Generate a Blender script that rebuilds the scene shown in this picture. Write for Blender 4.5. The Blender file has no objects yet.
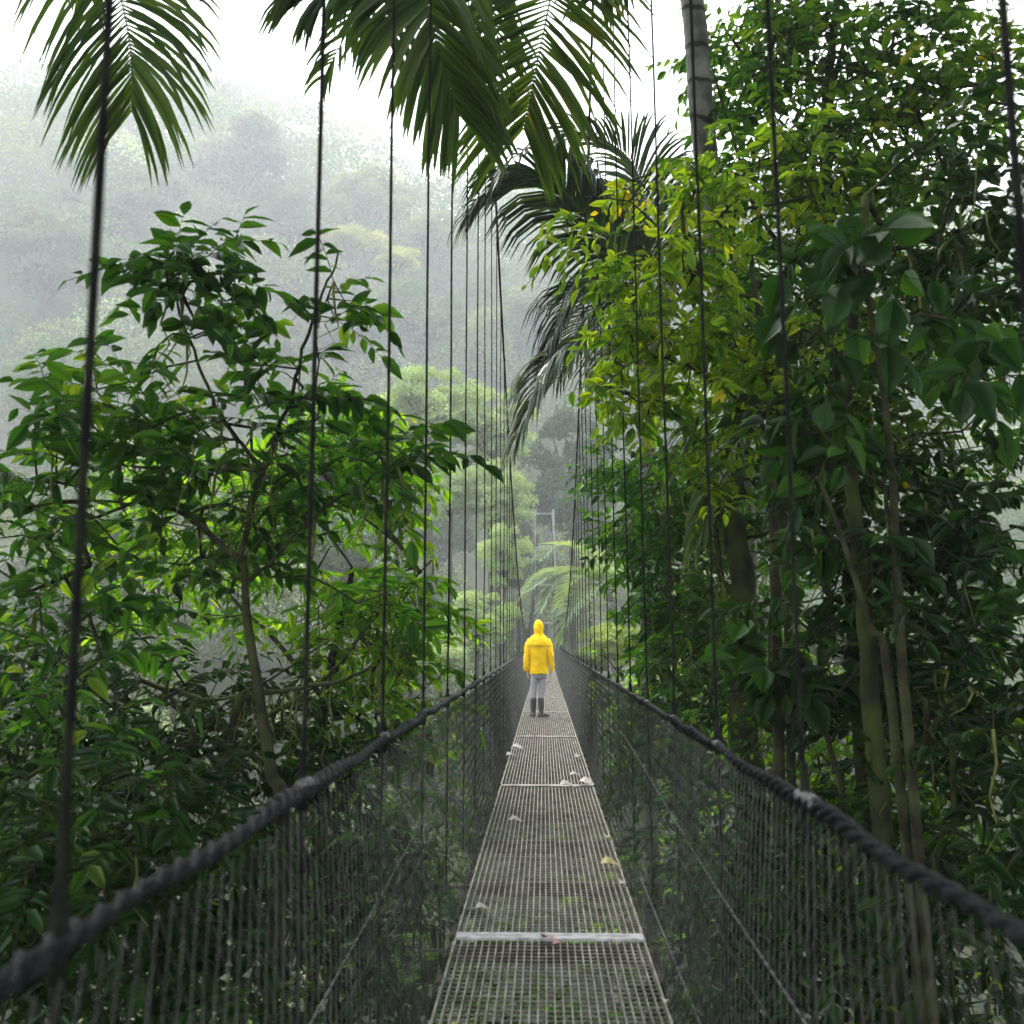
import bpy, math, random
import numpy as np
from mathutils import Vector, Matrix, Euler
R = math.radians
random.seed(7); rng = np.random.default_rng(7)
scene = bpy.context.scene
col = scene.collection

# ------------------------------------------------------------------ camera, sky, sun, exposure
CAM = Vector((0.0, 0.0, 1.42))
cam_d = bpy.data.cameras.new('camera'); cam = bpy.data.objects.new('camera', cam_d); col.objects.link(cam)
cam.location = CAM; cam.rotation_euler = (R(90+7.3), 0, R(1.83))
cam_d.sensor_width = 36; cam_d.lens = 36*1000/1024; cam_d.clip_start = 0.05; cam_d.clip_end = 2000
cam_d.dof.use_dof = True; cam_d.dof.focus_distance = 17.0; cam_d.dof.aperture_fstop = 3.4
scene.camera = cam
SUN_EL, SUN_AZ = 58, -35          # high, ahead of the camera and to the left, behind cloud
world = bpy.data.worlds.new('World'); scene.world = world; world.use_nodes = True
nt = world.node_tree; nt.nodes.clear()
sky = nt.nodes.new('ShaderNodeTexSky'); sky.sky_type = 'NISHITA'; sky.sun_disc = False
sky.sun_elevation = R(SUN_EL); sky.sun_rotation = R(SUN_AZ); sky.dust_density = 4.0; sky.air_density = 1.0
hs = nt.nodes.new('ShaderNodeHueSaturation'); hs.inputs['Saturation'].default_value = 0.12; hs.inputs['Value'].default_value = 1.0
mx = nt.nodes.new('ShaderNodeMixRGB'); mx.inputs[0].default_value = 0.65; mx.inputs[2].default_value = (8.6, 9.0, 9.4, 1)
bg = nt.nodes.new('ShaderNodeBackground'); bg.inputs[1].default_value = 0.14
wo = nt.nodes.new('ShaderNodeOutputWorld')
nt.links.new(sky.outputs[0], hs.inputs['Color']); nt.links.new(hs.outputs[0], mx.inputs[1])
nt.links.new(mx.outputs[0], bg.inputs[0]); nt.links.new(bg.outputs[0], wo.inputs[0])
sun_d = bpy.data.lights.new('sun', 'SUN'); sun_d.energy = 1.5; sun_d.angle = R(14); sun_d.color = (1, .96, .88)
sun = bpy.data.objects.new('sun', sun_d); col.objects.link(sun)
sd = Vector((math.sin(R(SUN_AZ))*math.cos(R(SUN_EL)), math.cos(R(SUN_AZ))*math.cos(R(SUN_EL)), math.sin(R(SUN_EL))))
sun.rotation_euler = sd.to_track_quat('Z', 'Y').to_euler(); sun.location = (-30, 40, 70)
vs = scene.view_settings; vs.view_transform = 'Standard'; vs.look = 'None'; vs.gamma = 1; vs.exposure = 1.85
scene.cycles.volume_bounces = 3; scene.render.resolution_x = 1024; scene.render.resolution_y = 1024
HAZE = 0.0013

CAMM = Euler(cam.rotation_euler).to_matrix()
def P(px, py, d):
    """world point seen at pixel (px,py) at forward distance d along the bridge"""
    v = CAMM @ Vector(((px-512)/1000, -(py-512)/1000, -1))
    return CAM + v*(d/v.y)
def A(v): return np.array(v, float)

# ------------------------------------------------------------------ mesh helpers
class Acc:
    def __init__(s): s.V = []; s.F = []; s.n = 0; s.M = []
    def add(s, V, faces, m=0):
        """faces: list of (k,n) int arrays (n-gon arrays)"""
        V = np.asarray(V, float).reshape(-1, 3)
        for f in faces:
            f = np.asarray(f, int); s.F.append(f+s.n); s.M.append(np.full(len(f), m))
        s.V.append(V); s.n += len(V)
    def box(s, c, size, m=0, rot=None):
        c = A(c); h = A(size)/2
        v = np.array([[x, y, z] for x in (-1, 1) for y in (-1, 1) for z in (-1, 1)])*h
        if rot is not None: v = v @ np.array(rot).T
        s.add(v+c, [[[0, 1, 3, 2], [4, 6, 7, 5], [0, 4, 5, 1], [2, 3, 7, 6], [0, 2, 6, 4], [1, 5, 7, 3]]], m)
    def tube(s, pts, rad, k=6, m=0, cap=True):
        pts = np.asarray([tuple(p) for p in pts], float); n = len(pts)
        rad = np.broadcast_to(np.asarray(rad, float), (n,))
        T = np.gradient(pts, axis=0); T /= np.linalg.norm(T, axis=1)[:, None]+1e-9
        ref = np.array([0, 0, 1.]) if abs(T[0][2]) < .9 else np.array([1., 0, 0])
        N = np.empty_like(T); u = np.cross(T[0], ref); u /= np.linalg.norm(u)
        for i in range(n):
            u = u-T[i]*np.dot(u, T[i]); u /= np.linalg.norm(u)+1e-9; N[i] = u
        B = np.cross(T, N)
        a = np.linspace(0, 2*math.pi, k, endpoint=False)
        ring = (N[:, None, :]*np.cos(a)[None, :, None]+B[:, None, :]*np.sin(a)[None, :, None])*rad[:, None, None]+pts[:, None, :]
        i = np.arange(n-1)[:, None]*k; j = np.arange(k)[None, :]; j2 = (j+1) % k
        f = np.stack([i+j, i+j2, i+k+j2, i+k+j], -1).reshape(-1, 4)
        fs = [f]
        if cap: fs.append(np.array([list(range(k))[::-1]])); fs.append(np.array([[(n-1)*k+q for q in range(k)]]))
        s.add(ring.reshape(-1, 3), fs, m)
    def loft(s, rings, m=0, cap=True):
        n = len(rings); k = len(rings[0]); V = np.array(rings).reshape(-1, 3)
        i = np.arange(n-1)[:, None]*k; j = np.arange(k)[None, :]; j2 = (j+1) % k
        fs = [np.stack([i+j, i+j2, i+k+j2, i+k+j], -1).reshape(-1, 4)]
        if cap: fs.append(np.array([list(range(k))[::-1]])); fs.append(np.array([[(n-1)*k+q for q in range(k)]]))
        s.add(V, fs, m)
    def build(s, name, mats, parent=None, smooth=False):
        me = bpy.data.meshes.new(name)
        V = np.concatenate(s.V); me.vertices.add(len(V)); me.vertices.foreach_set('co', V.astype(np.float32).ravel())
        loops = np.concatenate([f.ravel() for f in s.F]).astype(np.int32)
        tot = np.concatenate([np.full(len(f), f.shape[1]) for f in s.F]).astype(np.int32)
        start = np.concatenate([[0], np.cumsum(tot)[:-1]]).astype(np.int32)
        me.loops.add(len(loops)); me.loops.foreach_set('vertex_index', loops)
        me.polygons.add(len(tot)); me.polygons.foreach_set('loop_start', start); me.polygons.foreach_set('loop_total', tot)
        me.polygons.foreach_set('material_index', np.concatenate(s.M).astype(np.int32))
        me.polygons.foreach_set('use_smooth', np.full(len(tot), smooth))
        me.update(calc_edges=True); me.validate()
        for mm in (mats if isinstance(mats, (list, tuple)) else [mats]): me.materials.append(mm)
        o = bpy.data.objects.new(name, me); col.objects.link(o)
        if parent: o.parent = parent
        return o
def tag(o, label=None, cat=None, group=None, kind=None):
    if label: o['label'] = label
    if cat: o['category'] = cat
    if group: o['group'] = group
    if kind: o['kind'] = kind
    return o
def thing(name, label, cat, loc=(0, 0, 0), group=None):
    o = bpy.data.objects.new(name, None); col.objects.link(o); o.location = loc; o.empty_display_size = .2
    return tag(o, label, cat, group)
def copy_tree(root, loc, rz=0, sc=1, label=None):
    r = root.copy(); col.objects.link(r); r.location = loc; r.rotation_euler = (0, 0, rz)
    r.scale = sc if isinstance(sc, tuple) else (sc, sc, sc)
    if label: r['label'] = label
    for ch in list(root.children):
        c = ch.copy(); col.objects.link(c); c.parent = r
    return r
def shift(acc, off):
    acc.V = [v-A(off) for v in acc.V]; return acc
def spline(pts, n):
    """smooth path through the points"""
    p = np.array([tuple(q) for q in pts], float); m = len(p)
    if m == 2: return p[0]+(p[1]-p[0])*np.linspace(0, 1, n)[:, None]
    P0 = np.vstack([2*p[0]-p[1], p, 2*p[-1]-p[-2]]); out = []
    for t in np.linspace(0, m-1-1e-6, n):
        i = int(t); u = t-i; a, b, c, d = P0[i:i+4]
        out.append(.5*((2*b)+(-a+c)*u+(2*a-5*b+4*c-d)*u*u+(-a+3*b-3*c+d)*u**3))
    return np.array(out)

# ------------------------------------------------------------------ materials
def mat(name, base, rough=.6, metal=0, noise=None, bump=0, spec=.5, coat=0):
    m = bpy.data.materials.new(name); m.use_nodes = True; t = m.node_tree; b = t.nodes['Principled BSDF']
    b.inputs['Roughness'].default_value = rough; b.inputs['Metallic'].default_value = metal
    b.inputs['Specular IOR Level'].default_value = spec; b.inputs['Coat Weight'].default_value = coat
    if noise:
        c2, sc, det = noise
        tc = t.nodes.new('ShaderNodeTexCoord'); n = t.nodes.new('ShaderNodeTexNoise'); n.inputs['Scale'].default_value = sc; n.inputs['Detail'].default_value = det
        r = t.nodes.new('ShaderNodeValToRGB'); r.color_ramp.elements[0].position = .38; r.color_ramp.elements[1].position = .62
        r.color_ramp.elements[0].color = (*base, 1); r.color_ramp.elements[1].color = (*c2, 1)
        t.links.new(tc.outputs['Object'], n.inputs['Vector']); t.links.new(n.outputs[0], r.inputs[0]); t.links.new(r.outputs[0], b.inputs['Base Color'])
        if bump:
            bp = t.nodes.new('ShaderNodeBump'); bp.inputs['Strength'].default_value = bump; bp.inputs['Distance'].default_value = .02
            t.links.new(n.outputs[0], bp.inputs['Height']); t.links.new(bp.outputs[0], b.inputs['Normal'])
    else: b.inputs['Base Color'].default_value = (*base, 1)
    return m
def leafmat(name, cols, trans=.4, rough=.36, tmul=1.8, spec=.2, island=True):
    """cols: list of (position, colour) picked at random per leaf"""
    m = bpy.data.materials.new(name); m.use_nodes = True; t = m.node_tree; b = t.nodes['Principled BSDF']; out = t.nodes['Material Output']
    g = t.nodes.new('ShaderNodeNewGeometry'); r = t.nodes.new('ShaderNodeValToRGB'); el = r.color_ramp.elements
    el[0].position, el[0].color = cols[0][0], (*cols[0][1], 1); el[1].position, el[1].color = cols[-1][0], (*cols[-1][1], 1)
    for p, c in cols[1:-1]: e = el.new(p); e.color = (*c, 1)
    tc = t.nodes.new('ShaderNodeTexCoord'); n = t.nodes.new('ShaderNodeTexNoise'); n.inputs['Scale'].default_value = 1.1 if island else .9
    ma = t.nodes.new('ShaderNodeMath'); ma.operation = 'MULTIPLY_ADD'; ma.inputs[1].default_value = 1.3; ma.inputs[2].default_value = -.4 if island else -.25
    mb = t.nodes.new('ShaderNodeMath'); mb.operation = 'MULTIPLY_ADD'; mb.inputs[1].default_value = .55 if island else .22
    t.links.new(tc.outputs['Object'], n.inputs['Vector']); t.links.new(n.outputs[0], ma.inputs[0])
    t.links.new(g.outputs['Random Per Island'], mb.inputs[0])
    t.links.new(ma.outputs[0], mb.inputs[2]); t.links.new(mb.outputs[0], r.inputs[0])
    tr = t.nodes.new('ShaderNodeBsdfTranslucent'); hsn = t.nodes.new('ShaderNodeMixRGB'); hsn.blend_type = 'MULTIPLY'; hsn.inputs[0].default_value = 1
    hsn.inputs[2].default_value = (1.25*tmul, 1.15*tmul, .45*tmul, 1)
    mix = t.nodes.new('ShaderNodeMixShader'); mix.inputs[0].default_value = trans
    t.links.new(r.outputs[0], b.inputs['Base Color']); t.links.new(r.outputs[0], hsn.inputs[1]); t.links.new(hsn.outputs[0], tr.inputs[0])
    t.links.new(b.outputs[0], mix.inputs[1]); t.links.new(tr.outputs[0], mix.inputs[2]); t.links.new(mix.outputs[0], out.inputs[0])
    b.inputs['Roughness'].default_value = rough; b.inputs['Specular IOR Level'].default_value = spec
    return m
M = {}
M['bark'] = mat('bark', (.018, .015, .01), .95, noise=((.045, .05, .02), 6, 8), bump=1, spec=.15)
M['mossbark'] = mat('mossy_bark', (.014, .012, .008), .95, noise=((.04, .055, .012), 4, 8), bump=1, spec=.15)
M['palmbark'] = mat('palm_bark', (.07, .07, .055), .85, noise=((.22, .21, .19), 5, 8), bump=.9)
_t = M['palmbark'].node_tree; _b = _t.nodes['Principled BSDF']; _old = _b.inputs['Base Color'].links[0].from_socket
_tc = _t.nodes.new('ShaderNodeTexCoord'); _sp = _t.nodes.new('ShaderNodeSeparateXYZ'); _t.links.new(_tc.outputs['Object'], _sp.inputs[0])
_m = _t.nodes.new('ShaderNodeMath'); _m.operation = 'MULTIPLY_ADD'; _m.inputs[1].default_value = .25; _nz = _t.nodes.new('ShaderNodeTexNoise'); _nz.inputs['Scale'].default_value = 3
_t.links.new(_tc.outputs['Object'], _nz.inputs['Vector']); _t.links.new(_nz.outputs[0], _m.inputs[0]); _t.links.new(_sp.outputs[2], _m.inputs[2])
_w = _t.nodes.new('ShaderNodeMath'); _w.operation = 'PINGPONG'; _w.inputs[1].default_value = .17; _t.links.new(_m.outputs[0], _w.inputs[0])
_r = _t.nodes.new('ShaderNodeValToRGB'); _r.color_ramp.elements[0].position = .012; _r.color_ramp.elements[0].color = (.18, .17, .13, 1); _r.color_ramp.elements[1].position = .03
_x = _t.nodes.new('ShaderNodeMixRGB'); _x.blend_type = 'MULTIPLY'; _x.inputs[0].default_value = 1; _t.links.new(_w.outputs[0], _r.inputs[0]); _t.links.new(_old, _x.inputs[1]); _t.links.new(_r.outputs[0], _x.inputs[2]); _t.links.new(_x.outputs[0], _b.inputs['Base Color'])
M['moss'] = mat('moss', (.06, .075, .015), 1, noise=((.14, .15, .03), 12, 4))
M['steel'] = mat('galvanised_steel', (.38, .36, .32), .5, .3, noise=((.19, .17, .14), 9, 8), bump=.2, spec=.3)
M['steel_worn'] = mat('worn_steel', (.5, .5, .53), .5, .2, noise=((.3, .29, .29), 18, 7))
M['wire'] = mat('mesh_wire', (.08, .08, .076), .45, .4, noise=((.035, .035, .03), 9, 3), spec=.25)
M['rope'] = mat('wet_black_cable', (.003, .0035, .005), .42, 0, noise=((.012, .012, .016), 60, 5), bump=.8, spec=.14)
M['cable'] = mat('dark_cable', (.006, .006, .007), .8, 0, noise=((.014, .016, .01), 14, 4), spec=.08)
M['beam'] = mat('dark_beam', (.05, .05, .045), .7, .2, noise=((.09, .08, .06), 14, 4))
M['clamp'] = mat('pale_clamp', (.2, .19, .2), .5, .2, noise=((.05, .05, .05), 30, 3), spec=.3)
M['tower'] = mat('tower_steel', (.22, .22, .2), .6, .2, noise=((.12, .13, .1), 2, 5))
G = lambda *a: a
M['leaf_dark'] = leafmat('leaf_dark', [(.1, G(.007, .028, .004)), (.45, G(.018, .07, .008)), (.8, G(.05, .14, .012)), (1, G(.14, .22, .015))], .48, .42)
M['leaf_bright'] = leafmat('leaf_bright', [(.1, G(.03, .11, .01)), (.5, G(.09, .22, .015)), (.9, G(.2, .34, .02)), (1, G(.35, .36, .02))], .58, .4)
M['leaf_olive'] = leafmat('leaf_olive', [(.1, G(.012, .045, .005)), (.5, G(.035, .1, .009)), (.85, G(.1, .19, .014)), (1, G(.3, .27, .02))], .5)
M['leaf_lime'] = leafmat('leaf_lime', [(.1, G(.03, .1, .01)), (.5, G(.12, .23, .012)), (.85, G(.24, .32, .015)), (1, G(.45, .36, .02))], .5, .4)
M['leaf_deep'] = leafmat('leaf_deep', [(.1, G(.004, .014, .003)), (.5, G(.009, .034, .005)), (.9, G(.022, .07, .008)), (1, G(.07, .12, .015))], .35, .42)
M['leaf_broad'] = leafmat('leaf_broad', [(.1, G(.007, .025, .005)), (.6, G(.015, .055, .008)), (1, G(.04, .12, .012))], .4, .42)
M['frond'] = leafmat('frond_green', [(.1, G(.015, .04, .008)), (.5, G(.035, .08, .01)), (.9, G(.075, .13, .015)), (1, G(.16, .12, .03))], .5, .42)
M['frond_dark'] = leafmat('frond_dark', [(.1, G(.006, .016, .006)), (.6, G(.014, .035, .012)), (1, G(.035, .07, .02))], .22, .45)
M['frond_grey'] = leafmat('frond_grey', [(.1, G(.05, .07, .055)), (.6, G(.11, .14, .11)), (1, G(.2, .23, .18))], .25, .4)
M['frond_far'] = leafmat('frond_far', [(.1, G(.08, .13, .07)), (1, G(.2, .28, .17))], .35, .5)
M['rachis'] = mat('rachis', (.1, .12, .04), .6)
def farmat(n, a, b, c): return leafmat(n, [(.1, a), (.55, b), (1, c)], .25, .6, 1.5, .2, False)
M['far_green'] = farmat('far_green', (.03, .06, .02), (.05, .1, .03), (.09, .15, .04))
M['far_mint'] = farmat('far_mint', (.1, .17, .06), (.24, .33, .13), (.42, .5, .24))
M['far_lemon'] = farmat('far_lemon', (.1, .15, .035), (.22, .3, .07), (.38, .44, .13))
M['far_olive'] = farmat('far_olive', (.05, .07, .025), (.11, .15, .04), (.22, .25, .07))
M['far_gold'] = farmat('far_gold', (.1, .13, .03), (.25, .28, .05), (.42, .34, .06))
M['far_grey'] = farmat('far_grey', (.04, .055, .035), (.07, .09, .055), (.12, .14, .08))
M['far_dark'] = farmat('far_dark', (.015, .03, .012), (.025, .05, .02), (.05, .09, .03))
M['ground'] = mat('forest_floor', (.012, .016, .006), 1, noise=((.03, .04, .012), .8, 8), bump=1)

# ------------------------------------------------------------------ terrain
def ss(t): t = np.clip(t, 0, 1); return t*t*(3-2*t)
def H(x, y):
    x = np.asarray(x, float); y = np.asarray(y, float)
    h = -3.6-15*ss((y-1)/34)-6*ss((-x-4)/30)*ss((60-y)/40)
    h = h+18*ss((y-44)/26)+112*ss((y-75)/225)
    h = h+11*ss((x-4)/26)*ss((75-y)/30)+8*ss((-x-8)/30)*ss((y-34)/30)+26*ss((-x-25)/80)*ss((y-90)/120)
    h = h+.7*np.sin(x*.31+1)*np.cos(y*.23)+.4*np.sin(x*.9+y*.6)
    return h
g = Acc(); nx, ny = 240, 260
X, Y = np.meshgrid(np.linspace(-300, 300, nx), np.linspace(-44, 360, ny))
Z = H(X, Y); idx = np.arange(nx*ny).reshape(ny, nx)
g.add(np.stack([X, Y, Z], -1).reshape(-1, 3), [np.stack([idx[:-1, :-1], idx[:-1, 1:], idx[1:, 1:], idx[1:, :-1]], -1).reshape(-1, 4)])
tag(g.build('ground', M['ground'], smooth=True), kind='structure')

# haze: one closed box of thin even mist around everything
hz = Acc(); hz.box((0, 158, 82), (604, 408, 226))
hm = bpy.data.materials.new('mist'); hm.use_nodes = True; t = hm.node_tree; t.nodes.clear()
pv = t.nodes.new('ShaderNodeVolumePrincipled'); pv.inputs['Density'].default_value = HAZE; pv.inputs['Color'].default_value = (.93, .96, 1, 1)
pv.inputs['Anisotropy'].default_value = .2
oo = t.nodes.new('ShaderNodeOutputMaterial'); t.links.new(pv.outputs[0], oo.inputs['Volume'])
if HAZE > 0: tag(hz.build('haze', hm), kind='stuff')

# ------------------------------------------------------------------ leaves
def leaf_template(w=.22, fine=True):
    if fine: ts = [(.0, 0), (.1, .45), (.35, 1), (.65, .85), (.88, .38), (1.04, 0)]
    else: ts = [(.0, 0), (.35, 1), (.75, .65), (1.04, 0)]
    mid = [(t, 0, .02-.16*t*t) for t, _ in ts]; k = len(ts)
    L = [(t, w*a, .02-.16*t*t+w*a*.35) for t, a in ts[1:-1]]; Rr = [(t, -w*a, .02-.16*t*t+w*a*.35) for t, a in ts[1:-1]]
    V = np.array(mid+L+Rr); q = []; tr = []
    for side, o in ((0, k), (1, k+k-2)):
        a = [(0, 1, o), (k-2, k-1, o+k-3)]; tr += a
        for i in range(k-3): q.append((1+i, 2+i, o+i+1, o+i))
    return V, [np.array(tr), np.array(q)]
T_FINE = leaf_template(.24); T_MED = leaf_template(.25, False); T_LONG = leaf_template(.16); T_BROAD = leaf_template(.36)
T_QUAD = (np.array([(0, 0, 0), (.5, .3, .1), (1, 0, -.05), (.5, -.3, .1)]), [np.array([(0, 1, 2), (0, 2, 3)])])
def add_leaves(acc, pos, X, N, size, T, m=0):
    """many leaves at once: pos (n,3), X leaf direction, N normal, size (n,)"""
    pos = np.asarray(pos); X = np.asarray(X); N = np.asarray(N); n = len(pos)
    X = X/(np.linalg.norm(X, axis=1)[:, None]+1e-9); Yv = np.cross(N, X); Yv /= np.linalg.norm(Yv, axis=1)[:, None]+1e-9; Zv = np.cross(X, Yv)
    V, F = T; s = np.asarray(size)[:, None, None]
    W = (X[:, None, :]*V[None, :, 0:1]+Yv[:, None, :]*V[None, :, 1:2]+Zv[:, None, :]*V[None, :, 2:3])*s+pos[:, None, :]
    off = (np.arange(n)*len(V))[:, None, None]
    acc.add(W.reshape(-1, 3), [(f[None]+off).reshape(-1, f.shape[1]) for f in F if len(f)], m)
def rv(n): v = rng.normal(size=(n, 3)); return v/np.linalg.norm(v, axis=1)[:, None]

def grow(name, label, cat, trunk, tr, blobs, leafm, leafsize=.13, T=T_FINE, nl=9, spray=.55, limbs=(), r0=.0035, bark='bark', droop=.35,
         group=None, moss=0, up=.25, twig=True):
    """a broadleaf tree or shrub: trunk path, limbs, then sprays of leaves filling the blobs, each joined to the nearest wood"""
    root = A(trunk[0]); base = thing(name, label, cat, tuple(root), group)
    tp = spline(trunk, 12*max(1, len(trunk)-1)); tacc = Acc()
    rad = np.interp(np.linspace(0, 1, len(tp)), [0, 1], [tr, tr*.35]); rad[0] *= 1.25
    tp += np.cumsum(rng.normal(size=tp.shape)*.012, 0)*min(1, tr*8)
    tacc.tube(tp, rad, 9)
    nodes = list(tp[len(tp)//4:]); 
    for lp, lr in limbs:
        q = spline(lp, 8*(len(lp)-1)+2); q += np.cumsum(rng.normal(size=q.shape)*.008, 0)
        tacc.tube(q, np.linspace(lr, lr*.35, len(q)), 6); nodes += list(q[1:])
    nb = len(nodes); parent = [-1]*nb; nodes = np.array(nodes)
    pts = []
    for c, r, n in blobs:
        d = rv(n)*(rng.random(n)[:, None]**.45); pts.append(A(c)+d*A(r))
    pts = np.concatenate(pts); pts = pts[~((np.abs(pts[:, 0]-BX) < 1.0) & (pts[:, 2] < 2.0) & (pts[:, 2] > -1.2))]; pass; order = np.argsort([np.min(np.linalg.norm(nodes-p, axis=1)) for p in pts])
    buf = np.zeros((nb+len(pts)*3, 3)); buf[:nb] = nodes; cnt = nb
    tips = []
    for i in order:
        p = pts[i]; d = np.linalg.norm(buf[:cnt]-p, axis=1); j = int(np.argmin(d+rng.random(cnt)*.1))
        q = buf[j].copy(); L = d[j]; prev = j
        if L > .5:
            for f in (.33, .68):
                w = q+(p-q)*f+rng.normal(size=3)*L*.06+np.array([0, 0, .07*L]); buf[cnt] = w; parent.append(prev); prev = cnt; cnt += 1
        buf[cnt] = p; parent.append(prev); tips.append(cnt); cnt += 1
        if cnt > len(buf)-4: buf = np.vstack([buf, np.zeros((500, 3))])
    w = np.zeros(cnt)
    for k in tips: w[k] += 1
    for k in range(cnt-1, nb-1, -1):
        if parent[k] >= 0: w[parent[k]] += w[k]
    for k in range(nb, cnt):
        r1 = r0*max(w[k], 1)**.42; r2 = r0*max(w[parent[k]], 1)**.42 if parent[k] >= nb else r1*1.2
        tacc.tube([buf[parent[k]], buf[k]], [min(r2, tr), r1], 4, cap=False)
    lacc = Acc(); allp = []; allx = []; alln = []; alls = []
    for k in tips:
        p = buf[k]; dirv = p-buf[parent[k]]; dirv /= np.linalg.norm(dirv)+1e-9
        dirv = dirv*.7+rng.normal(size=3)*.5; dirv[2] = dirv[2]*.5+up; dirv /= np.linalg.norm(dirv)
        sl = spray*rng.uniform(.6, 1.25); m_ = nl+rng.integers(-2, 3); tt = np.linspace(.12, 1, m_)
        path = p+dirv*sl*tt[:, None]; path[:, 2] -= droop*sl*tt**2
        if twig: tacc.tube(np.vstack([p, path[::2], path[-1]]), np.linspace(r0, r0*.4, len(path[::2])+2), 3, cap=False)
        tan = dirv[None, :]-np.array([0, 0, 1])*(2*droop*tt)[:, None]; tan /= np.linalg.norm(tan, axis=1)[:, None]
        nrm = np.array([0, 0, 1.])+rng.normal(size=3)*.35; side = np.cross(tan, nrm); side /= np.linalg.norm(side, axis=1)[:, None]+1e-9
        sg = np.where(np.arange(m_) % 2 == 0, 1., -1.)[:, None]; sg[-1] = 0
        lx = tan*.55+side*sg+rng.normal(size=(m_, 3))*.22; lx[:, 2] -= .25
        allp.append(path); allx.append(lx); alln.append(np.broadcast_to(nrm, (m_, 3))+rng.normal(size=(m_, 3))*.4)
        alls.append(leafsize*rng.uniform(.45, 1.3, m_)*(1-.25*np.abs(tt-.55)))
    add_leaves(lacc, np.concatenate(allp), np.concatenate(allx), np.concatenate(alln), np.concatenate(alls), T)
    shift(tacc, root).build('trunk', M[bark], base, True)
    shift(lacc, root).build('crown', M[leafm], base, True)
    if moss:
        ma = Acc()
        for k in rng.choice(np.arange(cnt), moss):
            p = buf[k]; L = rng.uniform(.15, .7); q = [p+np.array([rng.normal()*.02*i, rng.normal()*.02*i, -L*i/4]) for i in range(5)]
            ma.tube(q, np.linspace(.008, .002, 5)*rng.uniform(.6, 1.6), 3, cap=False)
        shift(ma, root).build('hanging_moss', M['moss'], base)['kind'] = 'stuff'
    return base

# ------------------------------------------------------------------ palm fronds
def frond_mesh(acc, path, n=46, ll=.55, wd=.022, fall=.5, ang=.9, rr=.012, torn=0., sides=(1, -1), upn=None, start=.08):
    pt = spline(path, 40); acc.tube(pt, np.linspace(rr, rr*.25, 40), 5, m=1)
    T = np.gradient(pt, axis=0); T /= np.linalg.norm(T, axis=1)[:, None]
    for i in range(n):
        t = start+(1-start)*i/(n-1); k = t*39; a = int(min(38, k)); p = pt[a]+(pt[a+1]-pt[a])*(k-a); tan = T[min(39, a)]
        u = np.array([0, 0, 1.]) if upn is None else A(upn)
        sd_ = np.cross(tan, u); sd_ /= np.linalg.norm(sd_)+1e-9; nrm = np.cross(sd_, tan)
        prof = math.sin(math.pi*min(1, .2+.68*t))**.6
        for s in sides:
            if rng.random() < torn*.4: continue
            L = ll*prof*rng.uniform(.88, 1.08)*(rng.uniform(.45, 1) if rng.random() < torn else 1)
            an = ang*(1-.55*t)+rng.normal()*.05
            d = tan*math.cos(an)+sd_*s*math.sin(an)+nrm*.25+rng.normal(size=3)*.04; d /= np.linalg.norm(d)
            m_ = 6; q = [p]; dd = d.copy()
            for j in range(m_-1):
                q.append(q[-1]+dd*L/(m_-1)); dd = dd+np.array([0, 0, -fall*(.45+.35*j)/1.6]); dd /= np.linalg.norm(dd)
            q = np.array(q); tq = np.gradient(q, axis=0); tq /= np.linalg.norm(tq, axis=1)[:, None]
            wv = np.cross(tq, nrm+rng.normal(size=3)*.15); wv /= np.linalg.norm(wv, axis=1)[:, None]+1e-9; nn = np.cross(wv, tq)
            ww = (wd*np.array([.45, .95, 1, .9, .6, .05])*(.6+.4*prof))[:, None]
            V = np.concatenate([q+wv*ww+nn*ww*.35, q, q-wv*ww+nn*ww*.35])
            f = [(j, j+1, m_+j+1, m_+j) for j in range(m_-1)]+[(m_+j, m_+j+1, 2*m_+j+1, 2*m_+j) for j in range(m_-1)]
            acc.add(V, [np.array(f)], 0)
def palm(name, label, trunk, tr, fronds, leafm='frond', auto=0, center=None, autolen=2.4, bark='palmbark', rings=.16, group=None, autokw=None, az=(0, 360)):
    root = A(trunk[0]); base = thing(name, label, 'palm tree', tuple(root), group)
    tp = spline(trunk, 60); a = Acc(); L = np.concatenate([[0], np.cumsum(np.linalg.norm(np.diff(tp, axis=0), axis=1))])
    dense = np.arange(0, L[-1], rings/4); q = np.stack([np.interp(dense, L, tp[:, k]) for k in range(3)], 1)
    rr = np.interp(dense, [0, L[-1]], [tr*1.15, tr*.85])*(1+.045*(np.arange(len(q)) % 4 == 0))
    a.tube(q, rr, 14); shift(a, root).build('trunk', M[bark], base, True)
    c = A(center if center is not None else trunk[-1])
    for f in fronds:
        fa = Acc(); kw = dict(f); path = kw.pop('path'); lm = kw.pop('mat', leafm)
        frond_mesh(fa, path, **kw); shift(fa, root).build('frond', [M[lm], M['rachis']], base)
    for i in range(auto):
        z = R(az[0]+(az[1]-az[0])*(i+.5)/auto+random.uniform(-8, 8)); el = random.uniform(.15, .9); Lf = autolen*random.uniform(.85, 1.1)
        h = np.array([math.cos(z), math.sin(z), 0])
        path = [c, c+h*Lf*.35*math.cos(el)+np.array([0, 0, Lf*.38*math.sin(el)+.1]), c+h*Lf*.72+np.array([0, 0, Lf*.3*math.sin(el)]), c+h*Lf*.95+np.array([0, 0, -Lf*.25*(1.2-el)])]
        fa = Acc(); frond_mesh(fa, path, **(autokw or {})); shift(fa, root).build('frond', [M[leafm], M['rachis']], base)
    return base

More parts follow.
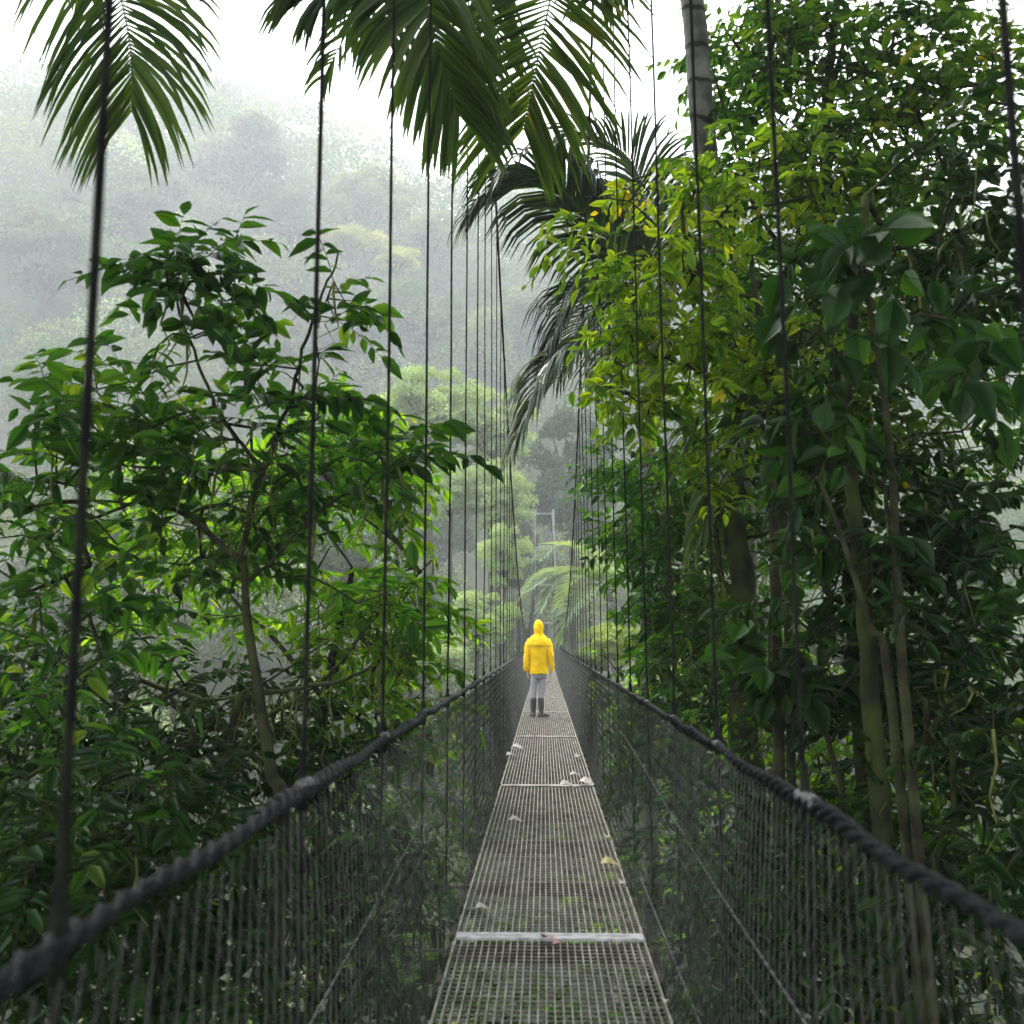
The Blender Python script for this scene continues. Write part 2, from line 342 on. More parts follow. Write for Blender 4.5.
# ------------------------------------------------------------------ the suspension bridge
BX = 0.02; S = 1.26; Y0, Y1 = -3.6, 69.0; L_ = 5.04
bridge = thing('suspension_bridge', 'narrow hanging footbridge of steel grating with wire mesh sides leading into the forest', 'bridge', (BX, 0, 0))
def dz(y): return 0.0+.0*y+.00035*np.maximum(0, np.asarray(y)-30)**2*.9
def zc(y):
    y = np.asarray(y, float); return 1.75+np.where(y < 33, .0125, .0064)*(33-y)**2
def xs(side, z): return BX+(-.625 if side < 0 else .63-.011*z)
bars = 27; hw = .45
np_ = int((Y1-Y0+1.3)//L_)+1
ypan = [L_*k for k in range(-1, 14)]
for ya in ypan:
    a = Acc(); yb = ya+L_-.02
    seg = np.linspace(ya+.02, yb, 5)
    for i in range(bars+1):
        x = -hw+2*hw*i/bars; edge = i in (0, bars); wv = .009 if edge else .0055
        for p, q in zip(seg[:-1], seg[1:]):
            za, zb = float(dz(p)), float(dz(q)); h = .034 if edge else .026; t_ = .004 if edge else 0
            V = [(x+sx*wv/2, yy, zz+tz) for yy, zz in ((p, za), (q, zb)) for sx in (-1, 1) for tz in (-h, t_)]
            a.add(V, [[[0, 1, 3, 2], [4, 6, 7, 5], [0, 4, 5, 1], [2, 3, 7, 6], [0, 2, 6, 4], [1, 5, 7, 3]]])
    for yy in np.arange(ya+.06, yb-.02, .052):
        a.box((0, yy, float(dz(yy))-.016), (2*hw-.01, .005, .006))
    pan = a.build('deck_panel', M['steel'], bridge)
    a = Acc()
    for dy in (-.026, .026): a.box((0, ya+dy, float(dz(ya))+.003), (2*hw, .046, .012))
    a.build('cross_bar', M['steel_worn'] if abs(ya-L_) < .1 else M['steel'], pan)
ks = list(range(-2, 53))
for k in ks:
    y = k*S+.02; z = float(dz(y))
    a = Acc(); a.box((0, y, z-.08), (.9, .05, .08)); a.tube([(-.63, y, z-.07), (-.2, y, z-.075), (.2, y, z-.075), (.64, y, z-.07)], .008, 6); a.build('cross_beam', M['beam'], bridge)
rest = Acc(); cntp = 0
for k in ks:
    if k < 1: continue
    for sd_ in (-1, 1):
        y = k*S+.02; zb = float(dz(y))-.12; zt = float(zc(y)); n = 26
        zz = np.linspace(zb, zt, n); wob = np.cumsum(rng.normal(size=n))*.0016
        wob -= np.linspace(0, wob[-1], n)
        pts = [(xs(sd_, q)-BX+wob[i], y+wob[n-1-i]*.6, q) for i, q in enumerate(zz)]
        r = .0062 if k < 12 else .0075
        tgt = Acc() if cntp < 96 else rest
        tgt.tube(pts, r*(1+.12*rng.random(n)), 6)
        # turnbuckle and clamp at the hand rail
        tgt.tube([(xs(sd_, 1.05)-BX, y, z_) for z_ in (1.0+float(dz(y)), 1.03+float(dz(y)), 1.12+float(dz(y)))], [.012, .016, .009], 8)
        if cntp < 96: tgt.build('suspender', M['cable'], bridge, True)
        cntp += 1
if rest.V: tag(rest.build('suspender', M['cable'], bridge, True), kind='stuff')
yy = np.arange(Y0-2, Y1+4.01, .5)
for sd_ in (-1, 1):
    a = Acc(); a.tube([(xs(sd_, float(zc(y)))-BX, y, float(zc(y))) for y in yy], .015, 8); a.build('main_cable', M['cable'], bridge, True)
    # hand rail: twisted wet cable
    a = Acc(); ya = np.arange(Y0, Y1, .035); rz = 1.055 if sd_ < 0 else 1.03
    base_ = np.stack([np.full(len(ya), sd_*.615), ya, rz+dz(ya)-.008*np.abs(np.sin(math.pi*(ya-.02)/S))+.004*np.sin(ya*9)], 1)
    a.tube(base_, .0105*(1+.12*np.sin(ya*7.3)+.1*np.sin(ya*17.1)), 8)
    for ph in (0, math.pi):
        th = (ya+.02*np.sin(ya*5))*2*math.pi/.15+ph; rr = .0125*(1+.25*np.sin(ya*3.1)+.15*np.sin(ya*11.7))
        hpts = base_+np.stack([rr*np.cos(th), 0*ya, rr*np.sin(th)], 1)
        msk = ya < 22; th2 = np.interp(np.arange(0, msk.sum(), .25), np.arange(msk.sum()), th[msk]); rr2 = np.interp(np.arange(0, msk.sum(), .25), np.arange(msk.sum()), rr[msk])
        b2 = np.stack([np.interp(np.arange(0, msk.sum(), .25), np.arange(msk.sum()), base_[msk][:, c]) for c in range(3)], 1)
        a.tube(b2+np.stack([rr2*np.cos(th2), 0*th2, rr2*np.sin(th2)], 1), .0083, 6)
    a.build('hand_rail', M['rope'], bridge, True)
    # chain link side
    a = Acc(); cw = .062; wr = .0013
    nrow = 17
    ycol = np.arange(-1.5, Y1-1, cw/2)
    def side_pt(yv, r_):  # r_ 0..1 from deck edge to rail
        yv = np.asarray(yv, float); jit = .006*np.sin(yv*23+r_*17)+.004*np.sin(yv*61+r_*40)
        return np.stack([sd_*(.475+.135*r_**1.1+.012*math.sin(math.pi*r_)*np.sin(yv*1.7)), yv+jit*.5, -.02+(1.03)*r_+dz(yv)+jit*.35], -1)
    grid = np.stack([side_pt(ycol, r_/nrow) for r_ in range(nrow+1)], 0)   # row, col, 3
    P0, P1 = [], []
    for r_ in range(nrow):
        c = np.arange(len(ycol)-1)
        m0 = (c+r_) % 2 == 0
        P0.append(np.where(m0[:, None], grid[r_, c], grid[r_, c+1])); P1.append(np.where(m0[:, None], grid[r_+1, c+1], grid[r_+1, c]))
    P0 = np.concatenate(P0); P1 = np.concatenate(P1)
    d = P1-P0; d /= np.linalg.norm(d, axis=1)[:, None]; ux = np.array([1., 0, 0]); vv = np.cross(d, ux); vv /= np.linalg.norm(vv, axis=1)[:, None]
    P0 = P0-d*.001; offs = [ux[None]*wr*1.1, -ux[None]*wr*.6+vv*wr, -ux[None]*wr*.6-vv*wr]
    V = np.stack([P0+o for o in offs]+[P1+o for o in offs], 1).reshape(-1, 3); b = (np.arange(len(P0))*6)[:, None, None]
    a.add(V, [(np.array([[0, 1, 4, 3], [1, 2, 5, 4], [2, 0, 3, 5]])[None]+b).reshape(-1, 4)])
    a.tube([side_pt(y, 0.0) for y in ycol[::8]], .004, 4); a.tube([side_pt(y, .5)+np.array([sd_*.004, 0, 0]) for y in ycol[::8]], .0022, 4)
    a.build('side_mesh', M['wire'], bridge)
    # deck side clips
    a = Acc(); a.box((0, 0, .004), (.022, .035, .03)); a.tube([(0, 0, .015), (0, 0, .03)], .006, 6); c0 = a.build('edge_clip', M['beam'], bridge)
    for q_, y in enumerate(np.arange(2.6, 17, .63)):
        c = c0 if q_ == 0 else c0.copy()
        if q_: col.objects.link(c)
        c.location = (sd_*.468, y+random.uniform(-.06, .06), float(dz(y)))
    # thin bracing wires beside the mesh
    for ptl in ([[(648, 775, 6.2), (700, 862, 4.2), (800, 1015, 2.75)], [(662, 930, 4.6), (700, 1024, 3.7)]] if sd_ > 0 else [[(395, 870, 4.2), (310, 1024, 3.0)]]):
        q = [P(*p)-Vector((BX, 0, 0)) for p in ptl]
        e0 = q[0]+(q[0]-q[1])*.8; e1 = q[-1]+(q[-1]-q[-2])*2
        a = Acc(); a.tube(spline([e0]+q+[e1], 20), .0035, 5); a.build('bracing_wire', M['clamp'], bridge)
# pale clamps and sleeves on the hand rail
for px, d_, sd_, ln in ((299, 2.52, -1, .10), (379, 3.78, -1, .06), (427, 5.04, -1, .06), (800, 2.5, 1, .16), (714, 3.78, 1, .07), (664, 5.04, 1, .05), (642, 6.3, 1, .05)):
    a = Acc(); y = d_+.02; zr = 1.055 if sd_ < 0 else 1.03
    q = [(sd_*.617, y-ln/2, zr+.006), (sd_*.617, y, zr+.01), (sd_*.617, y+ln/2, zr+.004)]
    a.tube(spline(q, 7), [.016, .0175, .017, .0155, .0175, .017, .016], 10); a.build('rail_clamp', M['clamp'], bridge, True)
# stone and steel towers that carry the main cables
for yt in (Y0, Y1):
    zt = float(zc(yt))+.4; zg = float(min(H(0, yt), -.3))-1
    a = Acc()
    for sx in (-1, 1):
        a.tube([(sx*.95, yt, zg), (sx*.78, yt, 2), (sx*.62, yt, zt)], [.13, .12, .1], 10)
    for z_ in [q_ for q_ in (2.6, 5.2, 7.8, 10.4, 13) if q_ < zt-1]+[zt-.3]:
        a.box((0, yt, z_), (1.5, .1, .12))
    for z_ in [q_ for q_ in (2.6, 5.2, 7.8, 10.4) if q_ < zt-3]:
        a.tube([(-.7, yt, z_), (.7, yt, z_+2.6)], .03, 5); 
    a.build('tower', M['tower'], bridge)

exec_parts = True
# ------------------------------------------------------------------ fallen leaves lying on the deck
M['dead_pale'] = mat('dead_leaf_pale', (.45, .42, .4), .6, noise=((.3, .27, .22), 30, 3))
M['dead_pink'] = mat('dead_leaf_pink', (.42, .27, .25), .6, noise=((.3, .18, .14), 30, 3))
M['dead_yellow'] = mat('dead_leaf_yellow', (.42, .4, .18), .6, noise=((.3, .24, .1), 30, 3))
def deck_leaf(px, py, ln, wr, az, m, label):
    v = CAMM @ Vector(((px-512)/1000, -(py-512)/1000, -1)); tt = (0.012-CAM.z)/v.z; p = CAM+v*tt
    a = Acc(); V, F = leaf_template(wr)
    V = V.copy(); V[:, 2] = .03+np.abs(V[:, 1])*.5+.09*np.sin(V[:, 0]*5)+(V[:, 1]+wr)*.3; V[:, 0] -= .5; V[:, 1] *= 1.3
    c, s = math.cos(az), math.sin(az)
    top = V*ln; top = np.stack([top[:, 0]*c-top[:, 1]*s, top[:, 0]*s+top[:, 1]*c, top[:, 2]], 1)
    a.add(top, F); a.tube([(-.5*ln*c, -.5*ln*s, .004), (-.75*ln*c, -.75*ln*s, .01)], .0018, 4)
    o = a.build('fallen_leaf', M[m]); o.location = p
    return tag(o, label, 'fallen leaf', 'dead leaves lying on the bridge deck')
for args in [
    (482, 909, .07, .3, .3, 'dead_pale', 'pale curled leaf at the left side of the deck, just beyond the nearest bright crossbar'),
    (547, 940, .075, .35, 2.2, 'dead_pink', 'pinkish leaf right below the nearest bright crossbar, the left one of a pair'),
    (558, 944, .06, .3, .9, 'dead_pink', 'pinkish leaf right below the nearest bright crossbar, the right one of a pair'),
    (610, 866, .12, .3, .1, 'dead_yellow', 'yellowish grey leaf, the largest, by the right edge of the deck'),
    (623, 884, .07, .32, 1.1, 'dead_pale', 'small pale leaf on the right edge just nearer than the yellowish one'),
    (575, 776, .11, .3, .2, 'dead_pale', 'pale upturned leaf at the second crossbar, farthest of its cluster'),
    (567, 787, .15, .3, .1, 'dead_pale', 'pale leaf left in the cluster just before the second crossbar'),
    (586, 785, .17, .3, -.4, 'dead_pale', 'pale leaf right in the cluster before the second crossbar, at the deck edge'),
    (516, 822, .12, .25, .1, 'dead_pale', 'thin pale leaf alone at the left edge of the deck, midway before the second crossbar'),
    (608, 838, .08, .3, 1.2, 'dead_pale', 'small whitish leaf standing on the right deck edge beyond the yellowish leaf'),
    (511, 757, .14, .3, .4, 'dead_pale', 'pale leaf on the left of the deck beyond the second crossbar, nearer of two'),
    (517, 749, .16, .3, -.2, 'dead_pale', 'pale leaf on the left of the deck beyond the second crossbar, farther of two'),
    (665, 1002, .05, .3, 1.4, 'dead_pale', 'bluish pale scrap at the right deck edge closest to the camera'),
    (547, 683, .22, .35, .5, 'dead_pale', 'small grey leaf clump on the deck beyond the walking person'),
    (579, 758, .12, .3, .7, 'dead_pale', 'pale leaf on the right deck edge beyond the second crossbar')]:
    deck_leaf(*args)

# ------------------------------------------------------------------ person in the yellow raincoat
M['yellow'] = mat('yellow_raincoat', (.98, .66, .0), .5, 0, noise=((.85, .52, .0), 5, 5), bump=.9, spec=.15)
M['trousers'] = mat('grey_trousers', (.36, .34, .36), .85, noise=((.27, .26, .28), 22, 4), bump=.3)
M['boot'] = mat('rubber_boot', (.02, .024, .032), .35, noise=((.05, .05, .055), 9, 3))
M['skin'] = mat('skin', (.55, .33, .24), .55); M['hair'] = mat('hair', (.04, .025, .015), .7); M['lining'] = mat('coat_lining', (.05, .045, .02), .9)
FD = 19.0; fp = P(539, 712, FD)
per = thing('person', 'person seen from behind in yellow hooded raincoat, grey trousers and dark boots on the bridge', 'person', (fp.x, FD, 0.003))
me = bpy.data.meshes.new('body')
J = [(0, 0, .94, .13), (0, 0, 1.12, .12), (0, -.01, 1.32, .14), (0, 0, 1.46, .07), (0, .01, 1.53, .055), (0, .02, 1.60, .075), (0, .02, 1.68, .092), (0, .02, 1.74, .06),
     (-.1, 0, .9, .085), (-.10, .0, .5, .055), (-.115, -.02, .1, .04), (-.115, .1, .05, .035),
     (.08, 0, .9, .085), (.075, .03, .5, .055), (.06, -.01, .1, .04), (.11, .08, .05, .035),
     (-.18, 0, 1.42, .055), (-.235, -.02, 1.14, .042), (-.235, .04, .88, .03), (-.235, .055, .82, .03),
     (.18, 0, 1.42, .055), (.245, -.02, 1.14, .042), (.25, .03, .88, .03), (.25, .04, .82, .03)]
E = [(0, 1), (1, 2), (2, 3), (3, 4), (4, 5), (5, 6), (6, 7), (0, 8), (8, 9), (9, 10), (10, 11), (0, 12), (12, 13), (13, 14), (14, 15),
     (2, 16), (16, 17), (17, 18), (18, 19), (2, 20), (20, 21), (21, 22), (22, 23)]
for sx, hand in ((-1, 19), (1, 23)):
    hx, hy, hz_, _ = J[hand]
    for i, ln in enumerate((.065, .075, .07, .055)):
        b = len(J); J.append((hx+sx*.002, hy-.022+.017*i, hz_-.05, .0095)); J.append((hx-sx*.004, hy-.024+.019*i, hz_-.05-ln*.5, .0088)); J.append((hx-sx*.018, hy-.024+.019*i, hz_-.05-ln*.95, .007))
        E += [(hand, b), (b, b+1), (b+1, b+2)]
    b = len(J); J.append((hx-sx*.012, hy+.035, hz_-.025, .011)); J.append((hx-sx*.018, hy+.045, hz_-.06, .009)); E += [(hand, b), (b, b+1)]
me.from_pydata([j[:3] for j in J], E, []); me.materials.append(M['skin'])
body = bpy.data.objects.new('body', me); col.objects.link(body); body.parent = per
sk = body.modifiers.new('skin', 'SKIN')
if not me.skin_vertices: me.skin_vertices.new()
for i, j in enumerate(J): me.skin_vertices[0].data[i].radius = (j[3], j[3]); me.skin_vertices[0].data[i].use_root = (i == 0)
body.modifiers.new('sub', 'SUBSURF').render_levels = 2
def ell(cx, cy, z, rx, ry, k=28, tilt=0, wr=0, fr=7):
    a = np.linspace(0, 2*math.pi, k, endpoint=False); w = 1+wr*np.sin(a*fr+z*14)
    return np.stack([cx+rx*np.cos(a)*w, cy+ry*np.sin(a)*w, z+tilt*np.sin(a)+wr*.15*np.cos(a*5)], 1)
a = Acc()
a.loft([ell(-.002, 0, .79, .185, .135, 28, 0, .03), ell(-.002, 0, .80, .192, .142, 28, 0, .03), ell(0, 0, .92, .187, .137, 28, 0, .022), ell(0, 0, 1.05, .185, .133, 28, 0, .018), ell(0, -.005, 1.18, .192, .135, 28, 0, .014),
        ell(0, -.01, 1.3, .205, .137, 28, 0, .01), ell(0, -.01, 1.39, .212, .13), ell(0, -.005, 1.445, .195, .115), ell(0, 0, 1.485, .15, .1), ell(0, .005, 1.52, .1, .09), ell(0, .01, 1.545, .085, .088)], cap=False)
for sx in (-1, 1):
    pth = spline([(sx*.165, -.005, 1.425), (sx*.215, -.012, 1.3), (sx*.246, -.03, 1.12), (sx*.262, .0, .97), (sx*.262, .045, .865)], 22)
    a.tube(pth, np.interp(np.linspace(0, 1, 22), [0, .15, .5, .9, 1], [.066, .076, .066, .057, .06])*(1+.035*np.sin(np.arange(22)*1.9)), 14, cap=False)
# back yoke flap standing proud of the coat
rows = []
for z, rx, ry, o in ((1.455, .19, .112, .006), (1.39, .214, .132, .014), (1.33, .205, .137, .022), (1.315, .205, .137, .024)):
    an = np.linspace(R(192), R(348), 16); rows.append(np.stack([(rx+o)*np.cos(an), -.01+(ry+o)*np.sin(an), np.full(16, z)], 1))
V = np.array(rows).reshape(-1, 3); i = np.arange(3)[:, None]*16; j = np.arange(15)[None]
a.add(V, [np.stack([i+j, i+j+1, i+16+j+1, i+16+j], -1).reshape(-1, 4)])
coat = a.build('raincoat', M['yellow'], per, True); coat.modifiers.new('s', 'SOLIDIFY').thickness = .006; m_ = coat.modifiers.new('sub', 'SUBSURF'); m_.levels = m_.render_levels = 2
tx_ = bpy.data.textures.new('folds', 'CLOUDS'); tx_.noise_scale = .11; tx_.noise_depth = 2
dm = coat.modifiers.new('folds', 'DISPLACE'); dm.texture = tx_; dm.strength = .06; dm.mid_level = .5
a = Acc(); a.loft([ell(0, .012, 1.505, .1, .1), ell(0, .02, 1.53, .094, .104), ell(0, .01, 1.58, .1, .12), ell(0, .01, 1.64, .106, .128), ell(0, .0, 1.70, .1, .12), ell(0, -.005, 1.745, .08, .1), ell(0, -.01, 1.78, .05, .065), ell(0, -.015, 1.798, .018, .025)])
# hood opening: pull the front in
hood = a.build('hood', M['yellow'], per, True)
for v in hood.data.vertices:
    if v.co.y > .07: v.co.y = .07+(v.co.y-.07)*.25
m_ = hood.modifiers.new('sub', 'SUBSURF'); m_.levels = m_.render_levels = 2
dm = hood.modifiers.new('folds', 'DISPLACE'); dm.texture = tx_; dm.strength = .03; dm.mid_level = .5
a = Acc(); a.loft([ell(0, 0, .785, .17, .12), ell(0, 0, .82, .17, .12)]); a.build('coat_lining', M['lining'], per, True)
a = Acc()
a.loft([ell(0, 0, .70, .15, .1), ell(0, 0, .8, .165, .12), ell(0, 0, .95, .15, .11)])
a.tube(spline([(-.085, 0, .86), (-.098, .0, .62), (-.115, -.01, .44), (-.12, -.02, .3)], 16), np.linspace(.09, .052, 16)*(1+.05*np.sin(np.arange(16)*2.1)), 14)
a.tube(spline([(.07, 0, .86), (.07, .02, .62), (.055, .01, .44), (.045, -.01, .3)], 16), np.linspace(.092, .056, 16)*(1+.05*np.sin(np.arange(16)*1.8)), 14)
a.build('trousers', M['trousers'], per, True)
for cx, sp, ft in ((-.12, 0, 12), (.045, 0, -52)):
    a = Acc(); c, s_ = math.cos(R(ft)), math.sin(R(ft))
    a.tube(spline([(cx, -.012, .35), (cx, -.015, .2), (cx, -.02, .09), (cx, -.02, .02)], 12), [.066, .066, .064, .062, .06, .056, .052, .05, .05, .052, .056, .056], 16)
    rings = []
    for f, w_, h_ in ((-.075, .02, .04), (-.06, .042, .07), (0, .05, .1), (.07, .045, .085), (.14, .05, .06), (.185, .045, .05), (.205, .02, .03)):
        an = np.linspace(0, 2*math.pi, 14, endpoint=False); xx = w_*np.cos(an); zz = np.maximum(0, h_*.5+h_*.5*np.sin(an))
        yy_ = np.full(14, f); rings.append(np.stack([cx+xx*c-yy_*s_, -.02+xx*s_+yy_*c, zz], 1))
    a.loft(rings); a.build('boot', M['boot'], per, True)

per.scale = (.9, .95, 1)
# ------------------------------------------------------------------ far trees on the hill
def crown_mesh(name, n_lobes, q, seed, flat=.75, leaf=.06, m='far_green'):
    """unit crown: many leaf clumps over uneven lobes"""
    r = np.random.default_rng(seed); a = Acc(); cs = []
    for i in range(n_lobes):
        d = r.normal(size=3); d /= np.linalg.norm(d); c = d*r.random()**.4*.75*np.array([1, 1, flat]); c[2] = c[2]*.85+.05; cs.append((c, r.uniform(.16, .34)))
    for c, rad in cs:
        k = int(q*rad/.25); d = r.normal(size=(k, 3)); d /= np.linalg.norm(d, axis=1)[:, None]; d[:, 2] = np.abs(d[:, 2])*1.0-.35*r.random(k)
        rr = rad*(.6+.5*r.random(k)**.7); p = c+d*rr[:, None]*np.array([1, 1, .8])
        nrm = d+r.normal(size=(k, 3))*.28; X = r.normal(size=(k, 3)); X[:, 2] *= .5
        add_leaves(a, p, X, nrm, leaf*r.uniform(.6, 1.4, k), T_QUAD)
    return a, cs
PROTO = {}
def far_tree_proto(key, m, lobes, q, seed, flat, leaf):
    a, cs = crown_mesh('crown', lobes, q, seed, flat, leaf)
    c = a.build('crown', M[m]); t = Acc()
    t.tube(spline([(0, 0, -3.2), (.03, 0, -1.5), (0, .02, -.1)], 10), np.linspace(.07, .035, 10), 8)
    for cc, rad in cs[:12]: t.tube(spline([(0, 0, -.7+.5*abs(cc[2])), cc*.55+np.array([0, 0, -.15]), cc], 6), np.linspace(.03, .008, 6), 5, cap=False)
    tk = t.build('trunk', M['bark'])
    PROTO[key] = (c, tk)
far_tree_proto('green', 'far_green', 26, 330, 1, .8, .075)
far_tree_proto('mint', 'far_mint', 54, 300, 2, 1.05, .06)
far_tree_proto('lemon', 'far_lemon', 44, 300, 8, .9, .06)
far_tree_proto('olive', 'far_olive', 26, 330, 3, .7, .07)
far_tree_proto('gold', 'far_gold', 24, 330, 4, .55, .07)
far_tree_proto('grey', 'far_grey', 24, 300, 5, 1.0, .075)
far_tree_proto('dark', 'far_dark', 26, 330, 6, 1.1, .075)
used = set()
def far_tree(px, py, d, rpx, key, label, zs=1.0):
    if d >= 60 and key not in ('dark', 'mint'):      # stand it where the slope is at that height
        rpx *= 1.15
        for dd in np.arange(d, 330, 2.):
            q = P(px, py, dd)
            if float(H(q.x, dd))+.085*dd >= q.z: break
        d = dd if dd < 325 else 235
    p = P(px, py, d); r = rpx/1000*d; gz = float(H(p.x, p.y))
    root = thing('tree', label, 'tree', (p.x, p.y, p.z), 'rainforest trees on the misty far slope')
    for o in PROTO[key]:
        if o.name in used: c = o.copy(); col.objects.link(c)
        else: c = o; used.add(o.name)
        c.parent = root
    rz = random.uniform(0, 6.28); root.rotation_euler = (0, 0, rz); root.scale = (r, r, r*zs)
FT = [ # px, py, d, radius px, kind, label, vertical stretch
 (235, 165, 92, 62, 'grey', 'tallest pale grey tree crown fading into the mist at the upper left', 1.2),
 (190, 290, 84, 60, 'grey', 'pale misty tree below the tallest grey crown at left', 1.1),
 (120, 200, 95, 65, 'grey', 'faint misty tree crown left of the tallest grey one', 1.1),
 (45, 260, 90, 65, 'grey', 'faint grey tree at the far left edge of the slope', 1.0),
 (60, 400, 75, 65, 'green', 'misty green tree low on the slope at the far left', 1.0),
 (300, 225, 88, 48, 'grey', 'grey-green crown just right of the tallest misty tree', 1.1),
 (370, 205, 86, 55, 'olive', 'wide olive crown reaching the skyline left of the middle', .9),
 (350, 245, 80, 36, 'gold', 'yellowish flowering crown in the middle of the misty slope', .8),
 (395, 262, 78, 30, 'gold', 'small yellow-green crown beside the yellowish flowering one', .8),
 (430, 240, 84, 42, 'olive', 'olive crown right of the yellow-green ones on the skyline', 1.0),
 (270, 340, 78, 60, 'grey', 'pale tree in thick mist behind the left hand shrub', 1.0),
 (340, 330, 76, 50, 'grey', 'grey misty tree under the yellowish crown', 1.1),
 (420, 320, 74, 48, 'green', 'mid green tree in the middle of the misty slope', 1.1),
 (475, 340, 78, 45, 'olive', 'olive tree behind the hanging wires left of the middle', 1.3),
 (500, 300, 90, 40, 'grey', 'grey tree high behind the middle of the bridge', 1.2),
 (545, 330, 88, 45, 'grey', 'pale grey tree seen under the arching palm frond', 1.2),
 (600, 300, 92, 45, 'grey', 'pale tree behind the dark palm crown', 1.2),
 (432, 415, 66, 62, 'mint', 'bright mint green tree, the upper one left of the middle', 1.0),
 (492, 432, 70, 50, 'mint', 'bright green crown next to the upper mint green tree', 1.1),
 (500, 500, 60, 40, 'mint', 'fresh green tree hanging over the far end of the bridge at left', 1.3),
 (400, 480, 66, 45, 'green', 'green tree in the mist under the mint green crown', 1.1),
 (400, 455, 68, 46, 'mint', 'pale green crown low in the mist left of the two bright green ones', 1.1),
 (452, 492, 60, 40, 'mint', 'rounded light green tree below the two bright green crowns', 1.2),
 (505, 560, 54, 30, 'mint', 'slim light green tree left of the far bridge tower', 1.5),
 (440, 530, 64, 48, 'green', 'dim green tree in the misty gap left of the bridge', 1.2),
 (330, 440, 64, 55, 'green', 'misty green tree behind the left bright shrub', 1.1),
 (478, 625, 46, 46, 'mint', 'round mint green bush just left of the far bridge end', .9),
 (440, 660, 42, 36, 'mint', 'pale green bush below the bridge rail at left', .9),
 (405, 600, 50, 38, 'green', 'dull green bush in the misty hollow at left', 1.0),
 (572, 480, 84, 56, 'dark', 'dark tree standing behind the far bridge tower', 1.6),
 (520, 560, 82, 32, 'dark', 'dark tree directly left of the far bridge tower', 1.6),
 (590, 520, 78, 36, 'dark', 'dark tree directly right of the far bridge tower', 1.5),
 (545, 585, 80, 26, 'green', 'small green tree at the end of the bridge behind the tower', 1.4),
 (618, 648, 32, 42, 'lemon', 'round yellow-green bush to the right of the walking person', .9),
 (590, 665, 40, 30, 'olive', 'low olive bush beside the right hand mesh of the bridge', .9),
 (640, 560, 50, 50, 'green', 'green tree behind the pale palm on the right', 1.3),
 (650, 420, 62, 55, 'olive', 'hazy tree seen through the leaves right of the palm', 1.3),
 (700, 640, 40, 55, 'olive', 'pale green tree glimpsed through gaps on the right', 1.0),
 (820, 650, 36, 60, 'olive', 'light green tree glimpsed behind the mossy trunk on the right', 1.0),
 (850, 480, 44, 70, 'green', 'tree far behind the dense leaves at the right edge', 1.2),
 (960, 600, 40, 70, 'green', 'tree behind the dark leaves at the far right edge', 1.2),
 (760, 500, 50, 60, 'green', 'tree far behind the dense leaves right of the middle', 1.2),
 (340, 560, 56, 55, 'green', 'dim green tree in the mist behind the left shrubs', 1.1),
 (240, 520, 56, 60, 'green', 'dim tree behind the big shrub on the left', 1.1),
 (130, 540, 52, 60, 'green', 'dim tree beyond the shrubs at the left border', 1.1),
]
for f in FT: far_tree(*f)
ca, ccs = crown_mesh('crown', 34, 420, 11, .8, .13); ccrown = ca.build('crown', M['far_dark']); first = True  # trees out of view, put overhead to shade the near end and its mist
for x, y, z, r, tx, ty, lab in ((-6.5, -1.5, 10.5, 6, -7, -4, 'unseen tall dark tree shading the near left of the bridge'), (6.5, -1.5, 10, 6, 7, -4, 'unseen tall dark tree shading the near right of the bridge'),
                        (0, -9, 9, 7, 2.4, -11, 'unseen tall dark tree shading the start of the bridge'), (11.5, 7, 12.5, 5.5, 14, 3, 'unseen tall dark tree shading the right edge'),
                        (-12.5, 4, 9.5, 5, -14, 2, 'unseen tall dark tree shading the left edge'), (0.5, .5, 13, 5, 3.5, -5, 'unseen high crown shading the near end of the bridge'),
                        (-7.5, 9, 17, 6, -11, 5, 'unseen high crown added to shade the near mist on the left'), (7.5, 10, 17.5, 6, 12, 6, 'unseen high crown added to shade the near mist on the right')):
    root = thing('tree', lab, 'tree', (x, y, z)); c = ccrown if first else ccrown.copy()
    if not first: col.objects.link(c)
    first = False; c.parent = root; c.scale = (r, r, r*.7); c.rotation_euler = (0, 0, x)
    a = Acc(); a.tube(spline([(tx-x, ty-y, float(H(tx, ty))-z-.3), (tx-x, ty-y, -z*.4), (0, 0, .5)], 14), np.linspace(.32, .12, 14), 10); a.build('trunk', M['mossbark'], root, True)
for k, (c, t_) in PROTO.items():
    if c.parent is None: bpy.data.objects.remove(c); bpy.data.objects.remove(t_)
# closed forest canopy behind the single trees: one mass
a = Acc(); n = 900
cy = 62+rng.random(n)**.8*235; cx = rng.uniform(-.8, .65, n)*cy; cz = H(cx, cy)+rng.uniform(0, 7, n)*(cy/90)
ok = (np.abs(cx) > 4) | (cy > 74); cx, cy, cz = cx[ok], cy[ok], cz[ok]
nb_ = 260; bx = rng.uniform(-45, -3, nb_); by = rng.uniform(34, 66, nb_); cx = np.concatenate([cx, bx]); cy = np.concatenate([cy, by]); cz = np.concatenate([cz, H(bx, by)+rng.uniform(0, 6, nb_)])
for x, y, z in zip(cx, cy, cz):
    r = rng.uniform(2.2, 5)*max(.8, y/90); k = int(130*r*90/max(80, y)); d = rv(k); d[:, 2] = np.abs(d[:, 2])*1.1-.25; p = np.array([x, y, z])+d*np.array([r, r, r*.85])*rng.uniform(.75, 1.08, (k, 1))
    add_leaves(a, p, rng.normal(size=(k, 3)), d+rng.normal(size=(k, 3))*.28, rng.uniform(.28, .55, k)*max(.8, y/90), T_QUAD, int(rng.choice(4, p=[.4, .3, .2, .1])))
